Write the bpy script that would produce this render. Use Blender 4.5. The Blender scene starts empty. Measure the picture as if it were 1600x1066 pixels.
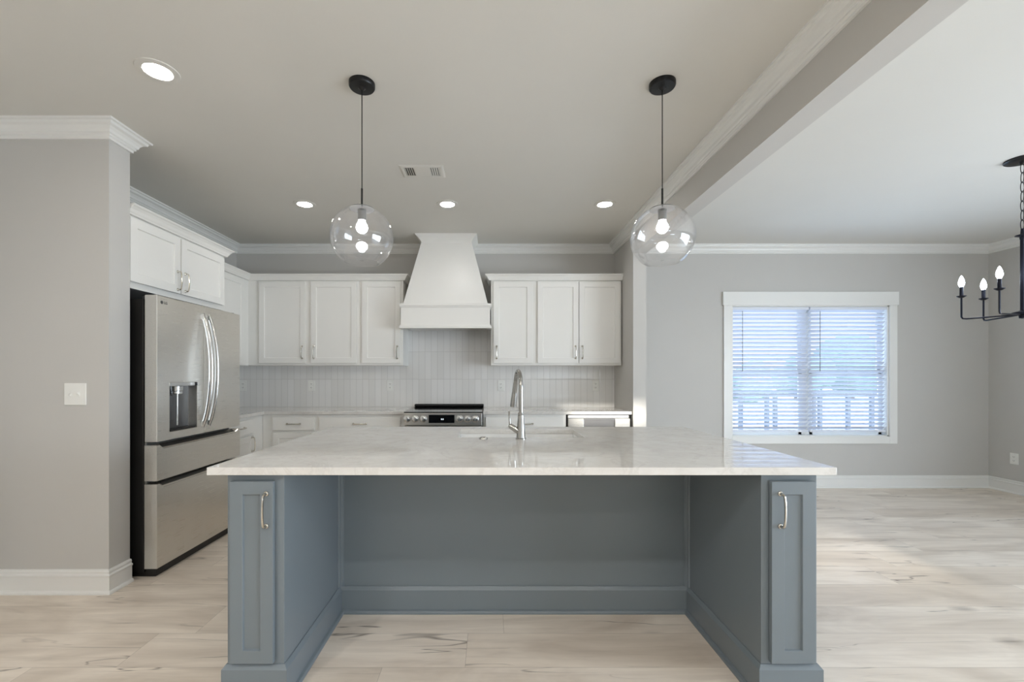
import bpy, bmesh, math, random
from mathutils import Vector, Matrix
random.seed(7)
S = bpy.context.scene
C = S.collection
PI = math.pi

# ------------------------------------------------------------------ camera
F_PX = 690.0
cam_d = bpy.data.cameras.new('camera'); cam = bpy.data.objects.new('camera', cam_d); C.objects.link(cam)
cam.location = (0, 0, 1.27); cam.rotation_euler = (PI/2, 0, 0)
cam_d.sensor_fit = 'HORIZONTAL'; cam_d.sensor_width = 36; cam_d.lens = F_PX/1600*36
cam_d.shift_x = 34/1600; cam_d.shift_y = 54/1600; cam_d.clip_start = 0.05; cam_d.clip_end = 200
S.camera = cam

# ------------------------------------------------------------------ world, sun, exposure
S.view_settings.view_transform = 'Standard'; S.view_settings.look = 'None'
S.view_settings.gamma = 1; S.view_settings.use_curve_mapping = False
S.view_settings.exposure = 0.90
S.cycles.use_denoising = True
S.cycles.max_bounces = 10; S.cycles.diffuse_bounces = 6; S.cycles.glossy_bounces = 5
S.cycles.transparent_max_bounces = 16; S.cycles.sample_clamp_indirect = 6
S.cycles.caustics_refractive = False; S.cycles.caustics_reflective = False
SKY, SKY_SUNWARD = 1.45, 6.0
CAN_COL, CAN_W = (1.0, 0.97, 0.935), 44.0
REAR_FILL_W = 250.0
w = bpy.data.worlds.new('sky'); S.world = w; w.use_nodes = True
nt = w.node_tree; bg = nt.nodes['Background']
tc = nt.nodes.new('ShaderNodeTexCoord'); sp = nt.nodes.new('ShaderNodeSeparateXYZ')
rp = nt.nodes.new('ShaderNodeValToRGB')
nt.links.new(tc.outputs['Generated'], sp.inputs[0]); nt.links.new(sp.outputs[2], rp.inputs[0])
rp.color_ramp.elements[0].position = 0.0; rp.color_ramp.elements[0].color = (0.80, 0.90, 1.0, 1)
rp.color_ramp.elements[1].position = 0.7; rp.color_ramp.elements[1].color = (0.50, 0.70, 1.0, 1)
nt.links.new(rp.outputs[0], bg.inputs[0])
mr = nt.nodes.new('ShaderNodeMapRange')          # the sky is brighter towards the sun's side than to the north
mr.inputs['From Min'].default_value = 0.30; mr.inputs['From Max'].default_value = 0.72
mr.inputs['To Min'].default_value = SKY_SUNWARD; mr.inputs['To Max'].default_value = SKY
nt.links.new(sp.outputs[1], mr.inputs['Value']); nt.links.new(mr.outputs[0], bg.inputs[1])
sun_d = bpy.data.lights.new('sun', 'SUN'); sun = bpy.data.objects.new('sun', sun_d); C.objects.link(sun)
SUN_DIR = Vector((0.0, 1.0, -0.2))
sun.rotation_euler = SUN_DIR.to_track_quat('-Z', 'Y').to_euler()
sun_d.energy = 3.4; sun_d.angle = math.radians(1.6); sun_d.color = (1.0, 0.95, 0.86)
sun.location = (0, -8, 4)

def portal(x, y, z, sx, sz, rot):
    d = bpy.data.lights.new('sky_portal', 'AREA'); o = bpy.data.objects.new('sky_portal', d); C.objects.link(o)
    d.shape = 'RECTANGLE'; d.size = sx; d.size_y = sz; d.cycles.is_portal = True
    o.location = (x, y, z); o.rotation_euler = rot
portal(3.62, 5.14, 1.32, 1.74, 1.44, (-PI/2, 0, 0))
portal(5.78, 0.85, 1.1, 1.9, 2.0, (PI/2, 0, PI/2))
portal(5.78, -1.3, 1.1, 2.2, 2.0, (PI/2, 0, PI/2))

# ------------------------------------------------------------------ materials
def lin(r, g, b):
    f = lambda c: (c/255/12.92) if c/255 <= 0.04045 else ((c/255+0.055)/1.055)**2.4
    return (f(r), f(g), f(b), 1)
class N:
    def __init__(s, name):
        s.m = bpy.data.materials.new(name); s.m.use_nodes = True; s.t = s.m.node_tree
        s.b = s.t.nodes['Principled BSDF']; s._c = None
    def n(s, k, **kw):
        x = s.t.nodes.new('ShaderNode'+k)
        for a, v in kw.items(): setattr(x, a, v)
        return x
    def l(s, a, b): s.t.links.new(a, b)
    def co(s):
        if s._c is None: s._c = s.n('TexCoord').outputs['Object']
        return s._c
    def put(s, inp, v):
        if hasattr(v, 'is_output'): s.l(v, inp)
        else: inp.default_value = v
    def math(s, op, a, b=0.0, c=None):
        x = s.n('Math', operation=op); s.put(x.inputs[0], a); s.put(x.inputs[1], b)
        if c is not None: s.put(x.inputs[2], c)
        return x.outputs[0]
    def mp(s, scale=(1,1,1), loc=(0,0,0), src=None):
        x = s.n('Mapping'); s.l(src or s.co(), x.inputs[0]); x.inputs['Scale'].default_value = scale; x.inputs['Location'].default_value = loc
        return x.outputs[0]
    def noise(s, vec, scale, detail=3, rough=0.5, dist=0.0):
        x = s.n('TexNoise'); s.l(vec, x.inputs['Vector']); x.inputs['Scale'].default_value = scale
        x.inputs['Detail'].default_value = detail; x.inputs['Roughness'].default_value = rough; x.inputs['Distortion'].default_value = dist
        return x.outputs[0]
    def ramp(s, v, stops):
        x = s.n('ValToRGB'); s.l(v, x.inputs[0]); e = x.color_ramp.elements
        while len(e) < len(stops): e.new(0.5)
        for i, (p, c) in enumerate(stops):
            e[i].position = p; e[i].color = c if len(c) == 4 else (*c, 1)
        return x.outputs[0]
    def mix(s, f, a, b, mode='MIX'):
        x = s.n('Mix', data_type='RGBA', blend_type=mode); s.put(x.inputs[0], f); s.put(x.inputs[6], a); s.put(x.inputs[7], b)
        return x.outputs[2]
    def bump(s, h, strength=0.2, dist=0.01):
        x = s.n('Bump'); s.l(h, x.inputs['Height']); x.inputs['Strength'].default_value = strength; x.inputs['Distance'].default_value = dist
        s.l(x.outputs[0], s.b.inputs['Normal'])
    def set(s, col=None, rough=None, metal=None, spec=None, coat=None):
        if col is not None: s.put(s.b.inputs['Base Color'], col)
        if rough is not None: s.put(s.b.inputs['Roughness'], rough)
        if metal is not None: s.put(s.b.inputs['Metallic'], metal)
        if spec is not None: s.b.inputs['Specular IOR Level'].default_value = spec
        if coat is not None: s.b.inputs['Coat Weight'].default_value = coat
        return s.m
def paint(name, rgb, rough=0.5, bs=0.06, scale=90, metal=0.0):
    k = N(name); n = k.noise(k.co(), scale, 2); c = lin(*rgb); d = tuple(v*0.965 for v in c[:3])+(1,)
    big = k.noise(k.co(), 3.0, 2)
    k.set(k.mix(big, c, d), rough, metal); k.bump(n, bs, 0.002); return k.m
def emit(name, rgb, strength):
    k = N(name); k.set((*rgb, 1), 0.5); k.b.inputs['Emission Color'].default_value = (*rgb, 1)
    k.b.inputs['Emission Strength'].default_value = strength; return k.m

M = {}
M['wall'] = paint('wall_paint', (198, 196, 192), 0.75, 0.08, 160)
M['ceiling'] = paint('ceiling_paint', (216, 214, 208), 0.9, 0.1, 120)
M['trim'] = paint('white_trim_paint', (232, 232, 229), 0.35, 0.02)
M['white'] = paint('white_cabinet_paint', (236, 235, 231), 0.35, 0.02)
M['inside'] = paint('cabinet_gap_shade', (120, 118, 114), 0.7, 0.02)
M['island'] = paint('blue_grey_cabinet_paint', (116, 125, 131), 0.38, 0.03)
M['plastic'] = paint('white_plastic', (236, 236, 232), 0.35, 0.0)
M['slot'] = paint('dark_slot', (60, 60, 60), 0.6, 0.0)
M['black'] = paint('black_metal', (16, 16, 17), 0.35, 0.02, metal=0.3)
M['navy'] = paint('blackened_bronze_metal', (22, 25, 38), 0.3, 0.02, metal=0.6)
M['blackglass'] = paint('black_glass', (7, 8, 12), 0.06, 0.0)
M['darkplastic'] = paint('dark_appliance_side', (24, 23, 22), 0.45, 0.04)
M['rubber'] = paint('grey_gasket', (120, 120, 118), 0.6, 0.0)
M['vinyl'] = paint('white_vinyl_blind', (225, 229, 238), 0.45, 0.0)
def mk_slat():
    k = N('white_blind_slat'); tl = k.n('BsdfTranslucent'); tl.inputs[0].default_value = lin(215, 222, 238)
    k.set(lin(222, 226, 235), 0.45); mx = k.n('MixShader'); mx.inputs[0].default_value = 0.18
    out = [x for x in k.t.nodes if x.type == 'OUTPUT_MATERIAL'][0]
    k.l(k.b.outputs[0], mx.inputs[1]); k.l(tl.outputs[0], mx.inputs[2]); k.l(mx.outputs[0], out.inputs[0]); return k.m
M['slat'] = mk_slat()
M['sink'] = paint('white_sink', (238, 238, 236), 0.2, 0.0)
def metal(name, rgb, rough, axis=None, an=0.0):
    k = N(name); sc = {'z': (400, 400, 6), 'y': (400, 6, 400), 'x': (6, 400, 400), None: (30, 30, 30)}[axis]
    n = k.noise(k.mp(sc), 1.0, 3)
    k.set(lin(*rgb), k.math('MULTIPLY_ADD', n, 0.04, rough-0.02), 1.0)
    if axis == 'x': k.bump(n, 0.004, 0.0005)
    k.b.inputs['Anisotropic'].default_value = an; return k.m
M['steel'] = metal('brushed_stainless', (222, 219, 213), 0.28, 'y', 0.3)
M['steel_range'] = metal('brushed_stainless_range', (214, 212, 208), 0.28, 'x', 0.3)
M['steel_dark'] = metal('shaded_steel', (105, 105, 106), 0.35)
M['handle_steel'] = metal('satin_handle_steel', (205, 205, 204), 0.22, 'z')
M['nickel'] = metal('polished_nickel', (205, 200, 190), 0.16)
M['faucetm'] = metal('brushed_nickel', (178, 177, 174), 0.2)

def glass_thin(name, tint=(1, 1, 1), ior=1.5, rough=0.01, haze=0.0):
    k = N(name); t = k.t; t.nodes.remove(k.b)
    out = [x for x in t.nodes if x.type == 'OUTPUT_MATERIAL'][0]
    tr = k.n('BsdfTransparent'); tr.inputs[0].default_value = (*tint, 1)
    gl = k.n('BsdfGlossy'); gl.inputs['Roughness'].default_value = rough
    lw = k.n('LayerWeight'); lw.inputs[0].default_value = 0.5
    f0 = ((ior-1)/(ior+1))**2*2
    fr = k.math('MULTIPLY_ADD', k.math('POWER', lw.outputs['Facing'], 4.0), 0.8-f0, f0)
    mx = k.n('MixShader'); k.l(fr, mx.inputs[0]); k.l(tr.outputs[0], mx.inputs[1]); k.l(gl.outputs[0], mx.inputs[2])
    last = mx.outputs[0]
    if haze:
        df = k.n('BsdfDiffuse'); df.inputs[0].default_value = (0.9, 0.9, 0.95, 1)
        tl = k.n('BsdfTranslucent'); tl.inputs[0].default_value = (0.9, 0.9, 0.95, 1)
        a = k.n('AddShader'); k.l(df.outputs[0], a.inputs[0]); k.l(tl.outputs[0], a.inputs[1])
        m2 = k.n('MixShader'); m2.inputs[0].default_value = haze; k.l(last, m2.inputs[1]); k.l(a.outputs[0], m2.inputs[2]); last = m2.outputs[0]
    k.l(last, out.inputs[0]); return k.m
M['glass'] = glass_thin('clear_globe_glass', (1, 1, 1), 1.5, 0.01, 0.006)
M['pane'] = glass_thin('window_glass', (0.96, 0.98, 1.0), 1.3)
M['can'] = emit('recessed_light_diffuser', CAN_COL, CAN_W)
M['fill_rear'] = emit('fill_light_diffuser_rear', CAN_COL, REAR_FILL_W)  # emitter of the added, unseen fill lamps at the rear
M['fill_cool'] = emit('fill_light_diffuser_cool', (0.86, 0.94, 1.0), 260.0)  # emitter for added cool fill lamps, assigned to none
M['bulb'] = emit('lit_bulb', (0.95, 0.95, 1.0), 20.0)
M['candle'] = emit('lit_candle_bulb', (0.80, 0.87, 1.0), 18.0)
M['digits'] = emit('lit_digits', (0.8, 0.9, 1.0), 0.8)

def mk_floor():
    k = N('oak_plank_floor'); W, L = 0.254, 1.52
    s = k.n('SeparateXYZ'); k.l(k.co(), s.inputs[0]); X, Y = s.outputs[0], s.outputs[1]
    r = k.math('DIVIDE', k.math('ADD', Y, 20.0 - (2.109 % W) + W), W)
    row = k.math('FLOOR', r); fr = k.math('FRACT', r)
    wn = k.n('TexWhiteNoise', noise_dimensions='1D'); k.l(row, wn.inputs['W'])
    u = k.math('ADD', k.math('DIVIDE', k.math('ADD', X, 20.0), L), k.math('MULTIPLY', wn.outputs[0], 7.0))
    col = k.math('FLOOR', u); fu = k.math('FRACT', u)
    cv = k.n('CombineXYZ'); k.l(row, cv.inputs[0]); k.l(col, cv.inputs[1])
    w2 = k.n('TexWhiteNoise', noise_dimensions='2D'); k.l(cv.outputs[0], w2.inputs['Vector'])
    rnd = w2.outputs[0]
    # per plank shifted coordinates
    off = k.n('VectorMath', operation='SCALE'); k.l(w2.outputs['Color'], off.inputs[0]); off.inputs['Scale'].default_value = 37.0
    ad = k.n('VectorMath', operation='ADD'); k.l(k.co(), ad.inputs[0]); k.l(off.outputs[0], ad.inputs[1])
    P = ad.outputs[0]
    grain = k.noise(k.mp((1.3, 22, 1), src=P), 1.6, 6, 0.6, 0.4)
    cloud = k.noise(k.mp((0.9, 3.2, 1), src=P), 1.5, 4, 0.55, 0.8)
    base = k.mix(rnd, lin(228, 215, 199), lin(242, 232, 219))
    base = k.mix(k.ramp(cloud, [(0.38, (0,0,0)), (0.78, (1,1,1))]), base, lin(196, 182, 166))
    base = k.mix(k.math('MULTIPLY', k.ramp(grain, [(0.48, (0,0,0)), (0.80, (1,1,1))]), 0.30), base, lin(170, 156, 140))
    # dark cracks running along the plank
    ck = k.noise(k.mp((0.45, 4.2, 1), src=P), 1.7, 3, 0.5, 0.5)
    line = k.math('SUBTRACT', 1.0, k.math('MULTIPLY', k.math('ABSOLUTE', k.math('SUBTRACT', ck, 0.5)), 110.0))
    gate = k.ramp(k.noise(k.mp((1.1, 2.3, 1), (3, 5, 0), src=P), 1.7, 2), [(0.48, (0,0,0)), (0.62, (1,1,1))])
    cr = k.math('MULTIPLY', k.math('MAXIMUM', line, 0.0), gate)
    base = k.mix(k.math('MULTIPLY', cr, 0.78), base, lin(104, 90, 78))
    # knots
    vo = k.n('TexVoronoi', feature='F1'); k.l(k.mp((1.5, 3.6, 1), src=P), vo.inputs['Vector']); vo.inputs['Scale'].default_value = 1.0
    kn = k.ramp(vo.outputs['Distance'], [(0.03, (1,1,1)), (0.14, (0,0,0))])
    w3 = k.n('TexWhiteNoise', noise_dimensions='3D'); k.l(vo.outputs['Position'], w3.inputs['Vector'])
    kn = k.math('MULTIPLY', kn, k.math('MULTIPLY', k.math('GREATER_THAN', w3.outputs[0], 0.55), k.math('MULTIPLY_ADD', grain, 1.4, -0.1)))
    base = k.mix(k.math('MULTIPLY', kn, 0.8), base, lin(110, 96, 82))
    e1 = k.math('LESS_THAN', k.math('MINIMUM', fr, k.math('SUBTRACT', 1.0, fr)), 0.006)
    e2 = k.math('LESS_THAN', k.math('MINIMUM', fu, k.math('SUBTRACT', 1.0, fu)), 0.0009)
    e = k.math('MAXIMUM', e1, e2)
    base = k.mix(k.math('MULTIPLY', e, 0.35), base, lin(120, 108, 96))
    k.set(base, k.math('MULTIPLY_ADD', grain, 0.15, 0.30), 0, 0.4)
    k.bump(k.math('SUBTRACT', k.math('MULTIPLY', grain, 0.3), e), 0.15, 0.002)
    return k.m
M['floor'] = mk_floor()

def mk_quartz():
    k = N('white_quartz'); c = k.co()
    v = k.noise(c, 3.0, 8, 0.62, 1.4)
    vein = k.math('MAXIMUM', k.math('SUBTRACT', 1.0, k.math('MULTIPLY', k.math('ABSOLUTE', k.math('SUBTRACT', v, 0.5)), 34.0)), 0.0)
    sp_ = k.noise(c, 60, 4, 0.7)
    base = k.mix(k.ramp(k.noise(c, 9, 6, 0.6, 0.6), [(0.35, (0,0,0)), (0.7, (1,1,1))]), lin(219, 217, 213), lin(211, 208, 203))
    base = k.mix(k.math('MULTIPLY', vein, 0.18), base, lin(168, 163, 156))
    base = k.mix(k.math('MULTIPLY', k.math('GREATER_THAN', sp_, 0.62), 0.15), base, lin(185, 181, 175))
    k.b.inputs['IOR'].default_value = 1.62
    return k.set(base, 0.02, 0, 0.5)
M['quartz'] = mk_quartz()

def mk_tile():
    k = N('vertical_stack_tile'); W, H = 0.0705, 0.3115
    s = k.n('SeparateXYZ'); k.l(k.co(), s.inputs[0])
    u = k.math('DIVIDE', k.math('ADD', k.math('ADD', s.outputs[0], s.outputs[1]), 20.0), W)
    v = k.math('DIVIDE', k.math('SUBTRACT', s.outputs[2], 0.915-10*H), H)
    fu, fv = k.math('FRACT', u), k.math('FRACT', v)
    eu = k.math('MINIMUM', fu, k.math('SUBTRACT', 1.0, fu)); ev = k.math('MINIMUM', fv, k.math('SUBTRACT', 1.0, fv))
    mu = k.math('LESS_THAN', eu, 0.022); mv = k.math('LESS_THAN', ev, 0.006)
    g = k.math('MAXIMUM', mu, mv)
    cv = k.n('CombineXYZ'); k.l(k.math('FLOOR', u), cv.inputs[0]); k.l(k.math('FLOOR', v), cv.inputs[1])
    w2 = k.n('TexWhiteNoise', noise_dimensions='2D'); k.l(cv.outputs[0], w2.inputs['Vector'])
    base = k.mix(w2.outputs[0], lin(228, 227, 224), lin(234, 233, 231))
    k.set(k.mix(g, base, lin(200, 198, 195)), k.math('MULTIPLY_ADD', g, 0.5, 0.12), 0, 0.6)
    wav = k.noise(k.mp((9, 9, 3)), 1.0, 2)
    soft = k.math('MINIMUM', k.math('MULTIPLY', eu, 8.0), k.math('MINIMUM', k.math('MULTIPLY', ev, 30.0), 1.0))
    k.bump(k.math('ADD', k.math('MULTIPLY', wav, 0.9), soft), 0.18, 0.002)
    return k.m
M['tile'] = mk_tile()
M['ground'] = paint('pale_concrete', (205, 205, 200), 0.9, 0.3, 20)
M['leaf'] = paint('evergreen_leaves', (92, 112, 100), 0.9, 0.6, 30)
M['bark'] = paint('tree_bark', (90, 80, 72), 0.9, 0.5, 30)
M['railing'] = paint('dark_railing_paint', (60, 62, 66), 0.6)

# ------------------------------------------------------------------ mesh helpers
def box(bm, x0, x1, y0, y1, z0, z1):
    if x0 > x1: x0, x1 = x1, x0
    if y0 > y1: y0, y1 = y1, y0
    if z0 > z1: z0, z1 = z1, z0
    v = [bm.verts.new(p) for p in ((x0,y0,z0),(x1,y0,z0),(x1,y1,z0),(x0,y1,z0),(x0,y0,z1),(x1,y0,z1),(x1,y1,z1),(x0,y1,z1))]
    for f in ((0,3,2,1),(4,5,6,7),(0,1,5,4),(1,2,6,5),(2,3,7,6),(3,0,4,7)): bm.faces.new([v[i] for i in f])
    return v
def tube(bm, pts, r, seg=10, flat=None, cap=True):
    """tube through pts; r a number or a list; flat=(a,b) scales along the two frame axes"""
    pts = [Vector(p) for p in pts]; n = len(pts); rs = r if isinstance(r, (list, tuple)) else [r]*n
    rings = []; up = None
    for i, p in enumerate(pts):
        d = (pts[min(i+1, n-1)]-pts[max(i-1, 0)]).normalized()
        if up is None:
            a = Vector((0, 0, 1)) if abs(d.z) < 0.9 else Vector((0, 1, 0))
            up = (a-d*a.dot(d)).normalized()
        else: up = (up-d*up.dot(d)).normalized()
        s_ = d.cross(up); fa, fb = flat or (1, 1)
        rings.append([bm.verts.new(p+(up*math.cos(2*PI*k/seg)*fa+s_*math.sin(2*PI*k/seg)*fb)*rs[i]) for k in range(seg)])
    for a, b in zip(rings, rings[1:]):
        for k in range(seg): bm.faces.new((a[k], a[(k+1) % seg], b[(k+1) % seg], b[k]))
    if cap: bm.faces.new(rings[0][::-1]); bm.faces.new(rings[-1])
def lathe(bm, prof, seg=32, c=(0, 0, 0), M_=None, close=False):
    """prof [(r,z)] about a vertical axis at c"""
    rings = []
    for r, z in prof:
        if r < 1e-6: ring = [bm.verts.new((0, 0, z))]
        else: ring = [bm.verts.new((r*math.cos(2*PI*k/seg), r*math.sin(2*PI*k/seg), z)) for k in range(seg)]
        rings.append(ring)
    prs = list(zip(rings, rings[1:])) + ([(rings[-1], rings[0])] if close else [])
    for a, b in prs:
        if len(a) == 1 and len(b) == 1: continue
        for k in range(seg):
            k2 = (k+1) % seg
            if len(a) == 1: bm.faces.new((a[0], b[k2], b[k]))
            elif len(b) == 1: bm.faces.new((a[k], a[k2], b[0]))
            else: bm.faces.new((a[k], a[k2], b[k2], b[k]))
    T = Matrix.Translation(c) @ (M_ or Matrix.Identity(4))
    for ring in rings:
        for v in ring: v.co = T @ v.co
def sweep(bm, path, prof, z=0.0, closed=False):
    """profile [(d, z)] (d = distance from the wall, to the right of the walking direction) swept along an XY path with mitres"""
    P = [Vector((p[0], p[1])) for p in path]; n = len(P); rings = []
    for i in range(n):
        def nrm(a, b):
            d = (b-a).normalized(); return Vector((d.y, -d.x))
        n0 = nrm(P[i-1], P[i]) if (i > 0 or closed) else nrm(P[i], P[i+1])
        n1 = nrm(P[i], P[(i+1) % n]) if (i < n-1 or closed) else n0
        m = (n0+n1); m = m/max(m.dot(n0), 0.2) if m.length > 1e-6 else n0
        rings.append([bm.verts.new((P[i].x+m.x*d, P[i].y+m.y*d, z+h)) for d, h in prof])
    k = len(prof)
    prs = list(zip(rings, rings[1:]))+([(rings[-1], rings[0])] if closed else [])
    for a, b in prs:
        for j in range(k): bm.faces.new((a[j], a[(j+1) % k], b[(j+1) % k], b[j]))
    if not closed: bm.faces.new(rings[0][::-1]); bm.faces.new(rings[-1])
ORG = {}
def finish(name, bm, mat, smooth=False, bevel=0.0, T=None, origin=None):
    if T is not None: bm.transform(T)
    bmesh.ops.recalc_face_normals(bm, faces=bm.faces)
    if origin is not None: bm.transform(Matrix.Translation(-Vector(origin)))
    me = bpy.data.meshes.new(name); bm.to_mesh(me); bm.free()
    o = bpy.data.objects.new(name, me); C.objects.link(o)
    me.materials.append(M[mat] if isinstance(mat, str) else mat)
    if smooth:
        for p in me.polygons: p.use_smooth = True
        me.set_sharp_from_angle(angle=math.radians(38))
    if bevel:
        b = o.modifiers.new('bevel', 'BEVEL'); b.width = bevel; b.segments = 2; b.limit_method = 'ANGLE'; b.angle_limit = math.radians(40)
    return o
def thing(name, label, cat, loc, group=None):
    o = bpy.data.objects.new(name, None); C.objects.link(o); o.location = loc; o.empty_display_size = 0.1
    o['label'] = label; o['category'] = cat
    if group: o['group'] = group
    ORG[o.name] = Vector(loc); return o
def part(name, bm, mat, parent, label=None, **kw):
    org = ORG[parent.name]
    o = finish(name, bm, mat, origin=org, **kw); o.parent = parent; ORG[o.name] = org
    if label: o['label'] = label
    return o
def single(name, bm, mat, label, cat, loc, group=None, **kw):
    o = finish(name, bm, mat, origin=loc, **kw); o.location = loc; o['label'] = label; o['category'] = cat
    if group: o['group'] = group
    return o
def struct(name, bm, mat, **kw):
    o = finish(name, bm, mat, **kw); o['kind'] = 'structure'; ORG[o.name] = Vector((0, 0, 0)); return o
def copy_tree(o, loc=None, parent=None, label=None):
    c = o.copy(); C.objects.link(c)
    if parent: c.parent = parent
    for ch in list(o.children): copy_tree(ch, None, c)
    if loc is not None: c.location = loc
    if label: c['label'] = label
    return c
def B(): return bmesh.new()
def bx(*a):
    bm = bmesh.new(); box(bm, *a); return bm

# ------------------------------------------------------------------ room shell
XL, XR, YB, YF, ZC = -2.87, 5.64, 5.0, -3.2, 2.74
SX0, SX1, SY = 1.402, 1.53, 4.33           # dividing wall stub and beam
RX, RY0, RY1 = -2.225, 2.577, 2.727        # return wall beside the fridge
struct('floor', bx(XL-.12, XR+.12, YF-.12, YB+.12, -.05, 0), 'floor')
struct('ceiling', bx(XL-.12, XR+.12, YF-.12, YB+.12, ZC, ZC+.06), 'ceiling')
bm = bx(XL-.12, XL, YF-.12, YB+.12, 0, ZC); box(bm, XL, RX, RY0, RY1, 0, ZC); struct('wall_left', bm, 'wall')
WX0, WX1, WZ0, WZ1 = 2.732, 4.51, 0.582, 2.063
bm = B()
box(bm, XL, WX0, YB, YB+.12, 0, ZC); box(bm, WX1, XR, YB, YB+.12, 0, ZC)
box(bm, WX0, WX1, YB, YB+.12, 0, WZ0); box(bm, WX0, WX1, YB, YB+.12, WZ1, ZC); struct('wall_back', bm, 'wall')
bm = B()
ys = [(-2.4, -0.2), (-0.1, 1.8)]  # unseen openings, placed and sized to admit cool sky light
box(bm, XR, XR+.12, YF-.12, ys[0][0], 0, ZC); box(bm, XR, XR+.12, ys[0][1], ys[1][0], 0, ZC); box(bm, XR, XR+.12, ys[1][1], YB+.12, 0, ZC)
for a, b in ys: box(bm, XR, XR+.12, a, b, 0, .1); box(bm, XR, XR+.12, a, b, 2.1, ZC)
struct('wall_right', bm, 'wall')
# rear wall behind the camera: two unseen openings, shaped to aim sun at floor and stub wall
bm = B(); R = (YF-.06, YF)
A = (1.42, 2.93, 1.20, 1.345); T_ = (0.80, 1.56, 2.29, 2.515)
box(bm, XL, A[0], *R, 0, 1.9); box(bm, A[1], XR, *R, 0, 1.9)
box(bm, A[0], A[1], *R, 0, A[2]); box(bm, A[0], A[1], *R, A[3], 1.9)
box(bm, XL, T_[0], *R, 1.9, ZC); box(bm, T_[1], XR, *R, 1.9, ZC)
box(bm, T_[0], T_[1], *R, 1.9, T_[2]); box(bm, T_[0], T_[1], *R, T_[3], ZC)
struct('wall_rear', bm, 'wall')
bm = bx(SX0, SX1, SY, YB, 0, 2.47); box(bm, SX0, SX1, YF, YB, 2.47, ZC); struct('wall_middle', bm, 'wall')

CROWN = [(0,-.092),(.012,-.092),(.013,-.080),(.022,-.075),(.022,-.066),(.030,-.061),(.034,-.046),(.046,-.032),(.062,-.026),(.064,-.022),(.066,-.012),(.080,-.010),(.082,0),(0,0)]
bm = B(); sweep(bm, [(XL,YF),(XL,RY0),(RX,RY0),(RX,RY1),(XL,RY1),(XL,YB),(SX0,YB),(SX0,YF)], CROWN, ZC); struct('trim_1', bm, 'trim')
bm = B(); sweep(bm, [(SX1,YF),(SX1,YB),(XR,YB),(XR,YF)], CROWN, ZC); struct('trim_2', bm, 'trim')
BASE = [(0,0),(.026,0),(.026,.008),(.022,.016),(.014,.020),(.014,.098),(.019,.102),(.019,.110),(.011,.115),(.011,.120),(.013,.128),(.009,.138),(0,.140)]
bm = B(); sweep(bm, [(XL,YF),(XL,RY0),(RX,RY0),(RX,RY1)], BASE); struct('baseboard_left', bm, 'trim')
bm = B(); sweep(bm, [(SX0,SY),(SX1,SY),(SX1,YB),(XR,YB)], BASE); struct('baseboard_back', bm, 'trim')
bm = B(); sweep(bm, [(XR,YB-.014),(XR,YF)], BASE); struct('baseboard_right', bm, 'trim')

# ------------------------------------------------------------------ window (structure with parts)
win = bpy.data.objects.new('window_1', None); C.objects.link(win); win['kind'] = 'structure'; ORG[win.name] = Vector((0,0,0))
y = YB-.018
bm = bx(WX0-.095, WX0, y, YB, .50, WZ1); box(bm, WX1, WX1+.085, y, YB, .50, WZ1); box(bm, WX0, WX1, y, YB, .50, WZ0)
part('window_casing', bm, 'trim', win, bevel=.002)
part('window_header', bx(WX0-.107, WX1+.097, YB-.026, YB, WZ1, WZ1+.153), 'trim', win, bevel=.003)
bm = bx(WX0, WX0+.015, YB, YB+.12, WZ0, WZ1); box(bm, WX1-.015, WX1, YB, YB+.12, WZ0, WZ1)
box(bm, WX0, WX1, YB, YB+.12, WZ0, WZ0+.012); box(bm, WX0, WX1, YB, YB+.12, WZ1-.012, WZ1); part('window_frame', bm, 'trim', win)
xm = (WX0+WX1)/2
part('window_mullion', bx(xm-.045, xm+.045, YB+.075, YB+.12, WZ0, WZ1), 'trim', win)
for a, b in ((WX0+.015, xm-.045), (xm+.045, WX1-.015)):
    for z0, z1, yy in ((WZ0+.012, 1.33, YB+.075), (1.30, WZ1-.012, YB+.095)):
        bm = bx(a, a+.035, yy, yy+.018, z0, z1); box(bm, b-.035, b, yy, yy+.018, z0, z1)
        box(bm, a, b, yy, yy+.018, z0, z0+.04); box(bm, a, b, yy, yy+.018, z1-.04, z1)
        sa = part('window_sash', bm, 'trim', win)
        part('window_pane', bx(a+.03, b-.03, yy+.007, yy+.010, z0+.035, z1-.035), 'pane', sa)

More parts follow.
